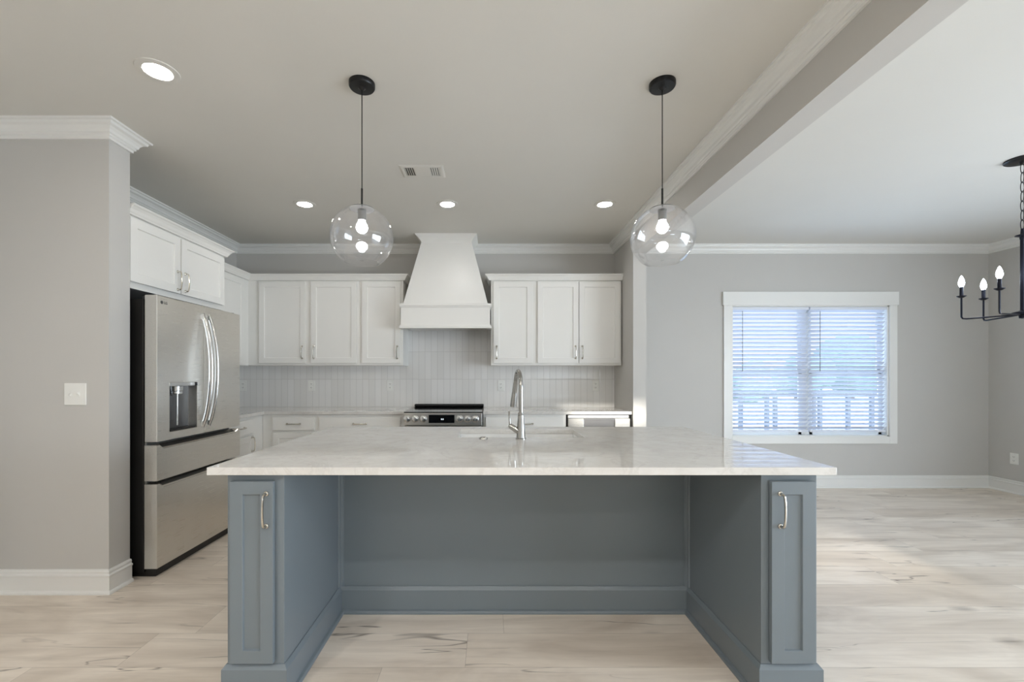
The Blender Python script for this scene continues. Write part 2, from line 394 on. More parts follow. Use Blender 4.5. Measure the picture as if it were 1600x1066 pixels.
def blind(x0, x1, label):
    t = thing('window_blind', label, 'blind', ((x0+x1)/2, YB+.035, .64), 'white slatted blinds in the window')
    part('headrail', bx(x0, x1, YB+.004, YB+.06, 2.018, 2.048), 'vinyl', t)
    bm = B(); n = 30; zt, zb = 2.005, .672; hw = .025; ang = math.radians(44)
    for i in range(n):
        z = zt-(zt-zb)*i/(n-1); c, s_ = math.cos(ang), math.sin(ang); yc = YB+.035; q = []
        for k in range(5):
            u = -1+k/2; camber = .0025*(1-u*u)
            q.append((yc+u*hw*c, z-u*hw*s_+camber))    # room edge higher
        v0 = [[bm.verts.new((x, yy, zz+o)) for yy, zz in q] for x in (x0+.004, x1-.004) for o in (0, .0022)]
        A0, A1, B0, B1 = v0
        for k in range(4):
            bm.faces.new((A0[k], A0[k+1], B0[k+1], B0[k])); bm.faces.new((A1[k+1], A1[k], B1[k], B1[k+1]))
            bm.faces.new((A0[k+1], A0[k], A1[k], A1[k+1])); bm.faces.new((B0[k], B0[k+1], B1[k+1], B1[k]))
        bm.faces.new((A0[0], B0[0], B1[0], A1[0])); bm.faces.new((B0[4], A0[4], A1[4], B1[4]))
    part('slats', bm, 'slat', t)
    part('bottom_rail', bx(x0+.004, x1-.004, YB+.012, YB+.058, .628, .650), 'vinyl', t)
    bm = B()
    for f in (.14, .5, .86):
        xx = x0+(x1-x0)*f
        for dy in (.012, .058): tube(bm, [(xx, YB+dy, .65), (xx, YB+dy, 2.02)], .0008, 5)
    part('ladder_cord', bm, 'vinyl', t)
    bm = B(); tube(bm, [(x0+.105, YB-.002, 2.0), (x0+.105, YB-.002, 1.36), (x0+.105, YB-.002, 1.32)], [.003, .003, .005], 6)
    part('wand', bm, 'rubber', t)
blind(WX0+.018, 3.612, 'white slatted blind filling the left half of the window')
blind(3.628, WX1-.018, 'white slatted blind filling the right half of the window')

# ------------------------------------------------------------------ outdoors beyond the window
struct('ground', bx(-30, 60, 5.4, 60, -.35, -.30), 'ground')
t = thing('porch_railing', 'dark railing posts outside, seen through the blinds', 'railing', (5.2, 8.0, -.3))
for px in (1157, 1198, 1211, 1271, 1281, 1325, 1362):
    X = (px-766)/690*8.0; part('post', bx(X-.03, X+.03, 7.97, 8.03, -.3, .92), 'railing', t)
part('rail', bx(4.2, 7.3, 7.96, 8.04, .92, .97), 'railing', t); part('rail', bx(4.2, 7.3, 7.97, 8.03, -.12, -.07), 'railing', t)
def tree(x, y_, h, r, label):
    t = thing('tree', label, 'tree', (x, y_, -.3), 'trees beyond the railing')
    bm = B(); tube(bm, [(x, y_, -.3), (x, y_, h*.6)], [.22, .1], 8); part('trunk', bm, 'bark', t)
    bm = B()
    for i in range(9):
        a = random.uniform(0, 2*PI); q = random.uniform(0, r*.6)
        mt = Matrix.Translation((x+q*math.cos(a), y_+q*math.sin(a), h*.5+random.uniform(-.25, .3)*h)) @ Matrix.Scale(r*random.uniform(.45, .7), 4)
        bmesh.ops.create_icosphere(bm, subdivisions=3, radius=1, matrix=mt)
    for v in bm.verts: v.co += Vector((random.uniform(-.08, .08), random.uniform(-.08, .08), random.uniform(-.08, .08)))
    part('crown', bm, 'leaf', t)
tree(15.5, 26, 1.9, 1.5, 'low leafy tree farthest left beyond the railing')
tree(19.5, 28, 2.6, 1.9, 'rounded leafy tree between the lowest and the tallest outside')
tree(24.5, 30, 3.6, 2.3, 'taller leafy tree, second from the right outside')
tree(30.5, 33, 4.6, 2.6, 'tallest leafy tree, rightmost outside the window')

# ------------------------------------------------------------------ cabinet pieces
def shaker(bm, w, h, t=.019, st=.057, rec=.009, pocket=True):
    """door in local coords: x 0..w, z 0..h, front at y=-t, back at y=0"""
    def ring(x0, x1, z0, z1, y): return [bm.verts.new(p) for p in ((x0,y,z0),(x1,y,z0),(x1,y,z1),(x0,y,z1))]
    b = ring(0, w, 0, h, 0); f = ring(0, w, 0, h, -t); i = ring(st, w-st, st, h-st, -t)
    j = ring(st+.003, w-st-.003, st+.003, h-st-.003, -t+rec)
    bm.faces.new(b[::-1])
    for a, c in ((b, f), (f, i), (i, j)):
        for k in range(4): bm.faces.new((a[k], a[(k+1) % 4], c[(k+1) % 4], c[k]))
    bm.faces.new(j)
def slab(bm, w, h, t=.019): box(bm, 0, w, -t, 0, 0, h)
def pull(bm, L=.128, out=.030, vert=True, r=.0045):
    """arched bar pull centred on the local origin, standing off towards -y"""
    pts = []; rs = []
    for s_, o_ in ((-1, 0), (-1, .5), (-.97, .8), (-.90, .95), (-.6, 1.08), (-.3, 1.14), (0, 1.16), (.3, 1.14), (.6, 1.08), (.90, .95), (.97, .8), (1, .5), (1, 0)):
        pts.append((0, -o_*out/1.1, s_*L/2) if vert else (s_*L/2, -o_*out/1.1, 0)); rs.append(r*(1.25 if abs(s_) > .95 else 1.0))
    tube(bm, pts, rs, 8)
    for s_ in (-1, 1):
        c = (0, 0, s_*L/2) if vert else (s_*L/2, 0, 0)
        lathe(bm, [(0, .007), (.006, .007), (.0095, .004), (.0100, 0), (0, 0)], 14, c, Matrix.Rotation(PI/2, 4, 'X'))
FRONT = 0.0; EAST = PI/2
def TM(x, y_, z, ang): return Matrix.Translation((x, y_, z)) @ Matrix.Rotation(ang, 4, 'Z')
def add_door(parent, x, y_, z, w, h, ang=FRONT, name='door', mat='white', hx=None, hz=None, L=.128, vert=True, st=.057, flat=False, t=.019):
    bm = B()
    if flat: slab(bm, w, h, t)
    else: shaker(bm, w, h, t, st)
    bm.transform(Matrix.Translation((0, -.004, 0)))
    d = part(name, bm, mat, parent, T=TM(x, y_, z, ang), bevel=.0015)
    if hx is not None:
        bm = B(); pull(bm, L, vert=vert); bm.transform(Matrix.Translation((hx, -t-.004, hz)))
        part('handle', bm, 'nickel', d, 'polished nickel bar pull', T=TM(x, y_, z, ang), smooth=True)
    return d

UY = YB-.305           # face of the upper carcasses
UZ0, UZ1 = 1.378, 2.290
DZ0, DZ1 = 1.401, 2.264
def upper(name, label, x0, x1, doors):
    t = thing(name, label, 'cabinet', ((x0+x1)/2, YB, UZ0), 'white wall cabinets')
    part('body', bx(x0, x1, UY, YB-.002, UZ0, UZ1), 'white', t, bevel=.001)
    for a, b, side in doors:
        w_ = b-a; hx = w_-.033 if side == 'r' else .033
        add_door(t, a, UY, DZ0, w_, DZ1-DZ0, hx=hx, hz=.115, L=.128)
    return t
upper('wall_cabinet', 'white two-door wall cabinet in the back left corner', -2.572, -1.387, [(-2.449,-1.957,'r'),(-1.900,-1.416,'l')])
upper('wall_cabinet', 'narrow white one-door wall cabinet touching the left side of the range hood', -1.387, -.925, [(-1.358,-.951,'r')])
upper('wall_cabinet', 'narrow white one-door wall cabinet touching the right side of the range hood', .008, .475, [(.035,.447,'l')])
upper('wall_cabinet', 'white two-door wall cabinet against the dividing wall at the right', .475, 1.393, [(.502,.936,'r'),(.942,1.375,'l')])
# left wall: corner cabinet behind the fridge and deep cabinet above the fridge
t = thing('wall_cabinet', 'white corner wall cabinet half hidden behind the cabinet over the refrigerator', 'cabinet', (XL, 4.3, UZ0), 'white wall cabinets')
part('body', bx(XL+.002, -2.572, 3.756, YB-.002, UZ0, UZ1), 'white', t, bevel=.001)
add_door(t, -2.572, 3.80, DZ0, .78, DZ1-DZ0, ang=EAST)
t = thing('fridge_cabinet', 'deep white two-door cabinet above the stainless refrigerator', 'cabinet', (XL, 3.25, 1.82))
part('body', bx(XL+.002, -2.267, 2.735, 3.752, 1.822, UZ1), 'white', t, bevel=.001)
add_door(t, -2.267, 2.755, 1.862, .445, .402, ang=EAST, hx=.415, hz=.09)
add_door(t, -2.267, 3.215, 1.862, .515, .402, ang=EAST, hx=.033, hz=.09)
CABC = [(0,-.010),(.022,-.010),(.024,-.002),(.030,.006),(.038,.022),(.050,.036),(.060,.042),(.062,.050),(0,.050)]
bm = B(); sweep(bm, [(-2.267, 2.737), (-2.267, 3.752), (-2.55, 3.752)], CABC, UZ1)
part('crown_moulding', bm, 'white', t)
bm = B(); sweep(bm, [(-2.572, 3.82), (-2.572, UY), (-.925, UY), (-.925, YB-.003)], CABC, UZ1)
single('cabinet_crown_moulding', bm, 'white', 'white crown moulding on the wall cabinets left of the hood', 'moulding', (-1.7, UY, UZ1), 'cabinet crown mouldings')
bm = B(); sweep(bm, [(.008, YB-.003), (.008, UY), (1.400, UY)], CABC, UZ1)
single('cabinet_crown_moulding', bm, 'white', 'white crown moulding on the wall cabinets right of the hood', 'moulding', (.7, UY, UZ1), 'cabinet crown mouldings')

# base cabinets
BY, BZ = YB-.61, .885
def base(label, x0, x1, fronts):
    t = thing('base_cabinet', label, 'cabinet', ((x0+x1)/2, YB, 0), 'white base cabinets')
    part('body', bx(x0, x1, BY, YB-.002, .10, BZ), 'white', t, bevel=.001)
    part('toe_kick', bx(x0, x1, BY+.06, BY+.075, 0, .10), 'white', t)
    for f in fronts: add_door(t, *f[0], **f[1])
    return t
base('white base cabinet with a short drawer, left along the back counter', -2.262, -1.712,
     [((-2.152, BY, .728, .413, .128), dict(name='drawer', flat=True, hx=.206, hz=.064, vert=False)),
      ((-2.152, BY, .125, .413, .580), dict(hx=.38, hz=.50))])
base('wide white base cabinet with a long drawer, directly left of the range', -1.712, -.850,
     [((-1.690, BY, .728, .800, .128), dict(name='drawer', flat=True, hx=.40, hz=.064, vert=False)),
      ((-1.690, BY, .125, .397, .580), dict(hx=.365, hz=.50)), ((-1.287, BY, .125, .397, .580), dict(hx=.033, hz=.50))])
base('white base cabinet between the range and the dishwasher', -.070, .752,
     [((-.045, BY, .728, .770, .128), dict(name='drawer', flat=True, hx=.40, hz=.064, vert=False)),
      ((-.045, BY, .125, .382, .580), dict(hx=.35, hz=.50)), ((.343, BY, .125, .382, .580), dict(hx=.033, hz=.50))])
t = thing('base_cabinet', 'white base cabinet in the corner just past the refrigerator', 'cabinet', (XL, 4.2, 0), 'white base cabinets')
part('body', bx(XL+.002, -2.264, 3.70, YB-.002, .10, BZ), 'white', t, bevel=.001)
part('toe_kick', bx(-2.34, -2.325, 3.70, BY, 0, .10), 'white', t)
add_door(t, -2.264, 3.72, .728, .47, .128, ang=EAST, name='drawer', flat=True, hx=.235, hz=.064, vert=False)
add_door(t, -2.264, 3.72, .125, .47, .580, ang=EAST, hx=.43, hz=.50)
# countertops
CT0, CT1 = BZ, .915
def prism(bm, poly, z0, z1):
    a = [bm.verts.new((x, y_, z0)) for x, y_ in poly]; b = [bm.verts.new((x, y_, z1)) for x, y_ in poly]
    bm.faces.new(a[::-1]); bm.faces.new(b)
    for i in range(len(poly)): bm.faces.new((a[i], a[(i+1) % len(poly)], b[(i+1) % len(poly)], b[i]))
bm = B(); prism(bm, [(XL+.004, 3.70), (-2.235, 3.70), (-2.235, YB-.64), (-.848, YB-.64), (-.848, YB-.012), (XL+.004, YB-.012)], CT0, CT1)
single('countertop', bm, 'quartz', 'pale quartz countertop turning the corner left of the range', 'countertop', (-1.6, 4.6, CT0), 'pale quartz countertops', bevel=.002)
bm = B(); prism(bm, [(-.072, YB-.64), (1.399, YB-.64), (1.399, YB-.012), (-.072, YB-.012)], CT0, CT1)
single('countertop', bm, 'quartz', 'pale quartz countertop on the back wall right of the range', 'countertop', (.7, 4.6, CT0), 'pale quartz countertops', bevel=.002)
# backsplash
bm = bx(XL, SX0, YB-.010, YB, CT1, UZ0); box(bm, -.925, .008, YB-.010, YB, UZ0, 1.86); struct('backsplash', bm, 'tile')
struct('backsplash', bx(XL, XL+.009, 3.70, YB-.010, CT1, UZ0), 'tile')

# ------------------------------------------------------------------ range hood
HX, HY = -.458, 4.53
t = thing('range_hood', 'white painted range hood tapering up to the ceiling above the range', 'range hood', (HX, YB, 1.754))
def frustum(bm, a, b):
    """a, b = (x0,x1,y0,z) bottom and top, back at the wall"""
    v = [bm.verts.new(p) for q in (a, b) for p in ((q[0],q[2],q[3]),(q[1],q[2],q[3]),(q[1],YB-.003,q[3]),(q[0],YB-.003,q[3]))]
    for f in ((0,3,2,1),(4,5,6,7),(0,1,5,4),(1,2,6,5),(2,3,7,6),(3,0,4,7)): bm.faces.new([v[i] for i in f])
bm = B(); frustum(bm, (HX-.432, HX+.432, HY-.01, 2.008), (HX-.245, HX+.245, 4.63, 2.738)); part('tapered_body', bm, 'white', t)
bm = B(); sweep(bm, [(HX-.247, YB-.004), (HX-.247, 4.628), (HX+.247, 4.628), (HX+.247, YB-.004)], [(0,-.095),(.004,-.095),(.010,-.085),(.022,-.060),(.042,-.034),(.060,-.018),(.068,-.012),(.074,-.001),(0,-.001)], ZC)
part('crown', bm, 'white', t)
part('band', bx(HX-.456, HX+.456, HY-.02, YB-.013, 1.785, 1.975), 'white', t, bevel=.002)
bm = B(); sweep(bm, [(HX-.456, UY-.025), (HX-.456, HY-.02), (HX+.456, HY-.02), (HX+.456, UY-.025)], [(0,-.018),(.006,-.018),(.010,-.006),(.014,.0),(.014,.020),(0,.020)], 1.985)
part('upper_trim', bm, 'white', t)
part('band_top', bx(HX-.458, HX+.458, HY-.02, YB-.013, 1.972, 2.006), 'white', t)
bm = B(); sweep(bm, [(HX-.456, UY-.025), (HX-.456, HY-.02), (HX+.456, HY-.02), (HX+.456, UY-.025)], [(-.02,-.016),(.016,-.016),(.016,.004),(.008,.008),(.005,.018),(0,.020),(-.02,.02)], 1.770)
part('lower_trim', bm, 'white', t)
part('liner', bx(HX-.42, HX+.42, HY+.02, YB-.03, 1.772, 1.786), 'steel_range', t, 'brushed steel insert under the hood')

# ------------------------------------------------------------------ outlets
def outlet(loc, ang, label):
    t = thing('wall_outlet', label, 'outlet', (0, 0, 0), 'white duplex outlets')
    part('cover_plate', bx(-.039, .039, -.006, 0, -.060, .060), 'plastic', t, bevel=.003)
    for z in (-.02, .02):
        bm = B(); lathe(bm, [(0, .0085), (.0155, .0085), (.0165, .006), (.0165, 0)], 18, (0, 0, z), Matrix.Rotation(PI/2, 4, 'X'))
        r_ = part('receptacle', bm, 'plastic', t)
        bm = bx(-.0075, -.0050, -.0092, -.008, z-.004, z+.006); box(bm, .0050, .0075, -.0092, -.008, z-.004, z+.006)
        box(bm, -.002, .002, -.0092, -.008, z-.011, z-.007); part('slot', bm, 'slot', r_)
    t.location = loc; t.rotation_euler = (0, 0, ang); return t
o0 = outlet((-2.019, YB-.010, 1.156), 0, 'white outlet on the tile under the leftmost pair of wall cabinets')
for x, lb in ((-2.79, 'white outlet on the tile right beside the edge of the refrigerator'),
              (-1.130, 'white outlet on the tile just left of the range'),
              (.121, 'white outlet on the tile directly left of the faucet spout'),
              (1.190, 'white outlet on the tile nearest the dividing wall')):
    copy_tree(o0, (x, YB-.010, 1.156), label=lb)
c = copy_tree(o0, (XR, 4.75, .375), label='white outlet low on the right wall above the baseboard'); c.rotation_euler = (0, 0, -PI/2)
# light switch
t = thing('light_switch', 'white two-gang light switch on the wall left of the refrigerator', 'light switch', (-2.418, RY0, 1.162))
part('cover_plate', bx(-2.418-.064, -2.418+.064, RY0-.006, RY0, 1.162-.064, 1.162+.064), 'plastic', t, bevel=.003)
for dx in (-.023, .023):
    part('switch_frame', bx(-2.418+dx-.0055, -2.418+dx+.0055, RY0-.0085, RY0-.005, 1.15, 1.174), 'plastic', t)
    bm = bx(-.004, .004, -.014, 0, -.0045, .0045)
    part('toggle', bm, 'plastic', t, T=Matrix.Translation((-2.418+dx, RY0-.006, 1.162)) @ Matrix.Rotation(-.5 if dx > 0 else .5, 4, 'X'), bevel=.001)

# ------------------------------------------------------------------ refrigerator
FXB, FXF = -2.163, -2.085
FY0, FYM, FY1 = 2.762, 3.220, 3.678
t = thing('refrigerator', 'stainless steel french-door refrigerator with water dispenser', 'refrigerator', (-2.5, 3.22, 0))
part('case', bx(XL+.02, -2.178, FY0+.012, FY1-.012, .03, 1.752), 'darkplastic', t, 'dark brown-black appliance sides', bevel=.004)
bm = bx(-2.180, -2.165, FY0+.022, FY1-.022, .05, 1.745); part('gasket', bm, 'rubber', t)
part('toe_grille', bx(-2.80, -2.115, FY0+.03, FY1-.03, 0, .055), 'darkplastic', t, 'black kick grille')
for yy in (FY0+.05, FY1-.05):
    bm = B(); box(bm, -2.20, -2.115, yy-.022, yy+.022, 1.752, 1.772); lathe(bm, [(0,.0),(.016,.0),(.016,.024),(0,.024)], 16, (-2.125, yy, 1.760))
    part('hinge_cover', bm, 'steel_dark', t)
DZa, DZb = .853, 1.776
def door_pocket(bm, x0, x1, y0, y1, z0, z1, hy0, hy1, hz0, hz1, dep):
    def r(x, a, b, c_, d): return [bm.verts.new(p) for p in ((x,a,c_),(x,b,c_),(x,b,d),(x,a,d))]
    bk = r(x0, y0, y1, z0, z1); f = r(x1, y0, y1, z0, z1); i = r(x1, hy0, hy1, hz0, hz1); j = r(x1-dep, hy0+.006, hy1-.006, hz0+.004, hz1)
    bm.faces.new(bk)
    for a, c_ in ((bk, f), (f, i), (i, j)):
        for k in range(4): bm.faces.new((a[k], a[(k+1) % 4], c_[(k+1) % 4], c_[k]))
    bm.faces.new(j)
bm = B(); door_pocket(bm, FXB, FXF, FY0, FYM-.003, DZa, DZb, 2.872, 3.142, .903, 1.222, .062)
dl = part('door', bm, 'steel', t, 'stainless left door with dispenser', bevel=.0035)
dr = part('door', bx(FXB, FXF, FYM+.003, FY1, DZa, DZb), 'steel', t, 'plain stainless right door', bevel=.0035)
part('dispenser_liner', bx(FXF-.0605, FXF-.0585, 2.879, 3.135, .908, 1.215), 'steel_dark', dl, 'grey dispenser recess')
bm = bx(FXF-.05, FXF+.004, 2.872, 3.112, 1.200, 1.224); part('dispenser_trim', bm, 'handle_steel', dl, bevel=.002)
part('dispenser_buttons', bx(FXF-.05, FXF+.003, 3.114, 3.142, 1.200, 1.224), 'blackglass', dl, 'black touch buttons')
bm = B(); lathe(bm, [(0, 0), (.030, 0), (.034, .004), (.034, .018), (.030, .020), (.036, .022), (.038, .052), (0, .052)], 24, (FXF-.028, 2.975, 1.146))
part('nozzle', bm, 'handle_steel', dl, 'bright chrome dispenser nozzle', smooth=True)
part('paddle', bx(FXF-.056, FXF-.046, 2.905, 2.965, .975, 1.14), 'steel_dark', dl, bevel=.003)
bm = B(); tube(bm, [(FXF-.03, 2.985, 1.150), (FXF-.035, 2.988, .935)], .007, 10); part('water_chute', bm, 'handle_steel', dl, smooth=True)
part('drip_tray', bx(FXF-.055, FXF-.004, 2.885, 3.130, .905, .914), 'darkplastic', dl, 'dark drip tray')
def bow(yc, door):
    bm = B(); pts = []
    for k in range(17):
        u = -1+k/8; pts.append((FXF+.008+.062*(1-u*u)**.8, yc, 1.31+.405*u))
    tube(bm, pts, .013, 12, flat=(.62, 1.25))
    for z in (1.31-.385, 1.31+.385): box(bm, FXF-.001, FXF+.022, yc-.010, yc+.010, z-.018, z+.018)
    part('handle', bm, 'handle_steel', door, 'bright bowed door handle', smooth=True)
bow(3.186, dl); bow(3.254, dr)
def drawer(name, z0, z1, lb):
    bm = B(); prof = []
    for yy, c_, d in ((FY0, .001, .001), (FY0+.022, .001, .001), (FY0+.055, .026, .034), (FY1-.055, .026, .034), (FY1-.022, .001, .001), (FY1, .001, .001)):
        prof.append([bm.verts.new(p) for p in ((FXB, yy, z0), (FXF, yy, z0), (FXF, yy, z1-c_), (FXF-d, yy, z1), (FXB, yy, z1))])
    for a, b in zip(prof, prof[1:]):
        for k in range(5): bm.faces.new((a[k], a[(k+1) % 5], b[(k+1) % 5], b[k]))
    bm.faces.new(prof[0][::-1]); bm.faces.new(prof[-1])
    d = part(name, bm, 'steel', t, lb)
    bm = B()
    v = [bm.verts.new(p) for p in ((FXF+.001, FY0+.060, z1-.0275), (FXF+.001, FY1-.060, z1-.0275), (FXF-.0335, FY1-.060, z1+.0012), (FXF-.0335, FY0+.060, z1+.0012))]
    f = bm.faces.new(v); e = bmesh.ops.extrude_face_region(bm, geom=[f])
    for g in e['geom']:
        if isinstance(g, bmesh.types.BMVert): g.co += Vector((-.002, 0, -.002))
    part('pocket_handle', bm, 'steel_dark', d, 'dark sloped finger pull')
drawer('drawer', .608, .832, 'stainless middle drawer')
drawer('drawer', .060, .588, 'tall stainless freezer drawer')
# badge
def text_mesh(txt, size, ext=.0006):
    cu = bpy.data.curves.new('lettering', 'FONT'); cu.body = txt; cu.size = size; cu.extrude = ext; cu.align_x = 'LEFT'
    o = bpy.data.objects.new('lettering_tmp', cu); C.objects.link(o)
    dg = bpy.context.evaluated_depsgraph_get(); me = bpy.data.meshes.new_from_object(o.evaluated_get(dg))
    bm = B(); bm.from_mesh(me); bpy.data.objects.remove(o); bpy.data.curves.remove(cu); bpy.data.meshes.remove(me); return bm
RT = Matrix(((0,0,1,0),(1,0,0,0),(0,1,0,0),(0,0,0,1)))   # text x->Y, text y->Z, out->+X
bm = text_mesh('LG', .024); part('lettering', bm, 'slot', dl, 'small grey maker lettering', T=Matrix.Translation((FXF+.0008, 2.822, 1.727)) @ RT)
bm = B(); lathe(bm, [(0, .0012), (.0105, .0012), (.0105, 0), (0, 0)], 24, (0, 0, 0)); part('badge', bm, 'slot', dl, 'small round maker badge', T=Matrix.Translation((FXF+.0003, 2.803, 1.735)) @ RT)
bm = B(); lathe(bm, [(.0075, .0016), (.0085, .0016), (.0085, 0), (.0075, 0)], 24, close=True); box(bm, -.0012, .0002, -.004, .005, 0, .0016); box(bm, -.0012, .005, -.004, -.0028, 0, .0016)
part('badge_mark', bm, 'rubber', dl, T=Matrix.Translation((FXF+.0006, 2.803, 1.735)) @ RT)

# ------------------------------------------------------------------ range
t = thing('range', 'stainless slide-in electric range under the white hood', 'range', (HX, 4.6, 0))
rx0, rx1 = HX-.379, HX+.379
part('body', bx(rx0, rx1, 4.33, YB-.015, .03, .900), 'steel_range', t)
part('front_panel', bx(rx0, rx1, 4.262, 4.33, .790, .908), 'steel_range', t, 'stainless control panel', bevel=.003)
part('cooktop', bx(rx0, rx1, 4.275, YB-.06, .902, .918), 'blackglass', t, 'black glass cooktop', bevel=.002)
bm = B(); tube(bm, [(rx0-.012, 4.968, .934), (rx0-.006, 4.968, .934), (rx1+.000, 4.968, .934), (rx1+.006, 4.968, .934)], [.012, .018, .018, .012], 12, flat=(.95, 1)); part('rear_vent', bm, 'black', t, 'black rounded vent strip')
bm = bx(rx0+.02, rx1-.02, 4.290, 4.33, .16, .780); od = part('oven_door', bm, 'steel_range', t, bevel=.003)
part('oven_glass', bx(rx0+.10, rx1-.10, 4.287, 4.291, .30, .64), 'blackglass', od, 'black oven window')
bm = B(); tube(bm, [(rx0+.05, 4.245, .735), (rx1-.05, 4.245, .735)], .011, 12)
for xx in (rx0+.07, rx1-.07): tube(bm, [(xx, 4.245, .735), (xx, 4.292, .735)], .008, 8)
part('handle', bm, 'handle_steel', od, smooth=True)
part('storage_drawer', bx(rx0+.02, rx1-.02, 4.290, 4.33, .045, .150), 'steel_range', t)
part('panel_gap', bx(rx0+.005, rx1-.005, 4.30, 4.331, .780, .791), 'slot', t)
disp = part('display', bx((669.8-766)/162, (710-766)/162, 4.2595, 4.263, .812, .890), 'blackglass', t, 'black glass control display')
bm = text_mesh('8 8', .020); part('digits', bm, 'digits', disp, 'small lit display digits', T=Matrix.Translation((-.475, 4.259, .842)) @ Matrix.Rotation(PI/2, 4, 'X'))
for px in (636.2, 648.8, 661.4, 718, 730.7, 742.5):
    bm = B(); lathe(bm, [(0, .030), (.020, .030), (.027, .027), (.030, .008), (.034, .006), (.034, 0), (0, 0)], 24, ((px-766)/162, 4.262, .851), Matrix.Rotation(PI/2, 4, 'X'))
    kb = part('knob', bm, 'handle_steel', t, smooth=True)
    xx = (px-766)/162; part('grip', bx(xx-.005, xx+.005, 4.222, 4.233, .830, .873), 'handle_steel', kb, bevel=.002)

# dishwasher
t = thing('dishwasher', 'stainless dishwasher at the right end of the back counter', 'dishwasher', (1.08, 4.6, 0))
dx0, dx1 = .765, 1.390
part('body', bx(dx0+.003, dx1-.003, BY+.01, YB-.03, .09, .875), 'darkplastic', t)
part('door', bx(dx0+.006, dx1-.006, BY-.022, BY+.01, .12, .745), 'steel_range', t, bevel=.003)
part('control_panel', bx(dx0+.006, dx0+.160, BY-.022, BY+.01, .750, .845), 'steel_range', t, bevel=.002)
part('control_panel', bx(dx1-.155, dx1-.006, BY-.022, BY+.01, .750, .845), 'steel_range', t, bevel=.002)
bm = bx(dx0+.160, dx1-.155, BY-.002, BY+.01, .750, .845); box(bm, dx0+.160, dx1-.155, BY-.024, BY, .828, .845); part('pocket_handle', bm, 'steel_dark', t, 'recessed dark handle pocket')
part('pale_strip', bx(dx0+.006, dx1-.02, BY-.018, BY+.01, .850, .876), 'white', t, 'pale strip under the counter')  # plain white strip above the dishwasher door
part('toe_kick', bx(dx0+.006, dx1-.006, BY+.05, BY+.06, 0, .10), 'darkplastic', t)

# ------------------------------------------------------------------ island
IX0, IX1, IY0, IYB, IY1 = -1.032, 1.282, 1.735, 2.375, 3.02
IN0, IN1 = -.809, 1.064
t = thing('kitchen_island', 'blue-grey painted kitchen island with a knee recess facing the camera', 'kitchen island', ((IX0+IX1)/2, IY0, 0))
bm = bx(IX0, IN0, IY0, IY1, .0, BZ); box(bm, IN1, IX1, IY0, IY1, .0, BZ)
part('end_cabinet', bx(IX0, IN0, IY0, IYB, 0, BZ), 'island', t, bevel=.0015)
part('end_cabinet', bx(IN1, IX1, IY0, IYB, 0, BZ), 'island', t, bevel=.0015)
bm.free()
part('back_panel', bx(IN0, IN1, IYB, IYB+.018, 0, BZ), 'island', t)
bm = bx(IX0, -.235, IYB+.018, IY1, .0, BZ); box(bm, .59, IX1, IYB+.018, IY1, 0, BZ); box(bm, -.235, .59, IYB+.018, IY1, 0, .66); box(bm, -.235, .59, IYB+.018, IYB+.04, .66, BZ); box(bm, -.235, .59, IY1-.02, IY1, .66, BZ)
part('cabinet_body', bm, 'island', t)
IB = [(0,0),(.030,0),(.030,.008),(.026,.016),(.016,.020),(.016,.122),(.004,.138),(0,.138)]
bm = B(); sweep(bm, [(IX0, IY1), (IX0, IY0), (IN0, IY0), (IN0, IYB), (IN1, IYB), (IN1, IY0), (IX1, IY0), (IX1, IY1)], IB)
part('base_moulding', bm, 'island', t)
for xx, sg in ((IN0, 1), (IN1, -1)):
    bm = B(); prism(bm, [(xx, IYB), (xx+sg*.022, IYB), (xx+sg*.018, IYB-.008), (xx+sg*.008, IYB-.010), (xx+sg*.006, IYB-.020), (xx, IYB-.022)], .138, BZ)
    part('corner_moulding', bm, 'island', t)
add_door(t, -1.011, IY0, .151, .168, .707, mat='island', st=.050, hx=.143, hz=.598, L=.126)
add_door(t, 1.092, IY0, .151, .170, .707, mat='island', st=.050, hx=.032, hz=.598, L=.126)
# kitchen side doors, seen only from the other side
bm = B()
# island countertop with sink cutout
KX0, KX1, KY0, KY1 = -1.095, 1.338, 1.704, 3.06
HX0, HX1, HY0, HY1 = -.190, .545, 2.54, 2.92
bm.free(); bm = B()
o_ = [(KX0,KY0),(KX1,KY0),(KX1,KY1),(KX0,KY1)]; i_ = [(HX0,HY0),(HX1,HY0),(HX1,HY1),(HX0,HY1)]
R4 = [[bm.verts.new((x, y_, z)) for x, y_ in q] for q in (o_, i_) for z in (CT0, CT1)]
for a, b in ((R4[0], R4[1]), (R4[1], R4[3]), (R4[3], R4[2]), (R4[2], R4[0])):
    for k in range(4): bm.faces.new((a[k], a[(k+1) % 4], b[(k+1) % 4], b[k]))
single('island_countertop', bm, 'quartz', 'large pale quartz countertop on the blue-grey island', 'countertop', ((KX0+KX1)/2, KY0, CT0), bevel=.002)
bm = B()
def rr(z, g): return [bm.verts.new(p) for p in ((HX0-g, HY0-g, z), (HX1+g, HY0-g, z), (HX1+g, HY1+g, z), (HX0-g, HY1+g, z))]
q = [rr(CT0-.001, .030), rr(CT0-.001, .004), rr(.69, -.012), ]
for a, b in zip(q, q[1:]):
    for k in range(4): bm.faces.new((a[k], a[(k+1) % 4], b[(k+1) % 4], b[k]))
bm.faces.new(q[-1]); q2 = [rr(CT0-.006, .030), rr(.68, .010)]
for k in range(4): bm.faces.new((q[0][k], q[0][(k+1) % 4], q2[0][(k+1) % 4], q2[0][k])); bm.faces.new((q2[0][k], q2[0][(k+1) % 4], q2[1][(k+1) % 4], q2[1][k]))
bm.faces.new(q2[1])
sk = thing('sink', 'white undermount sink set in the island countertop', 'sink', (.178, 2.73, .68)); part('basin', bm, 'sink', sk)
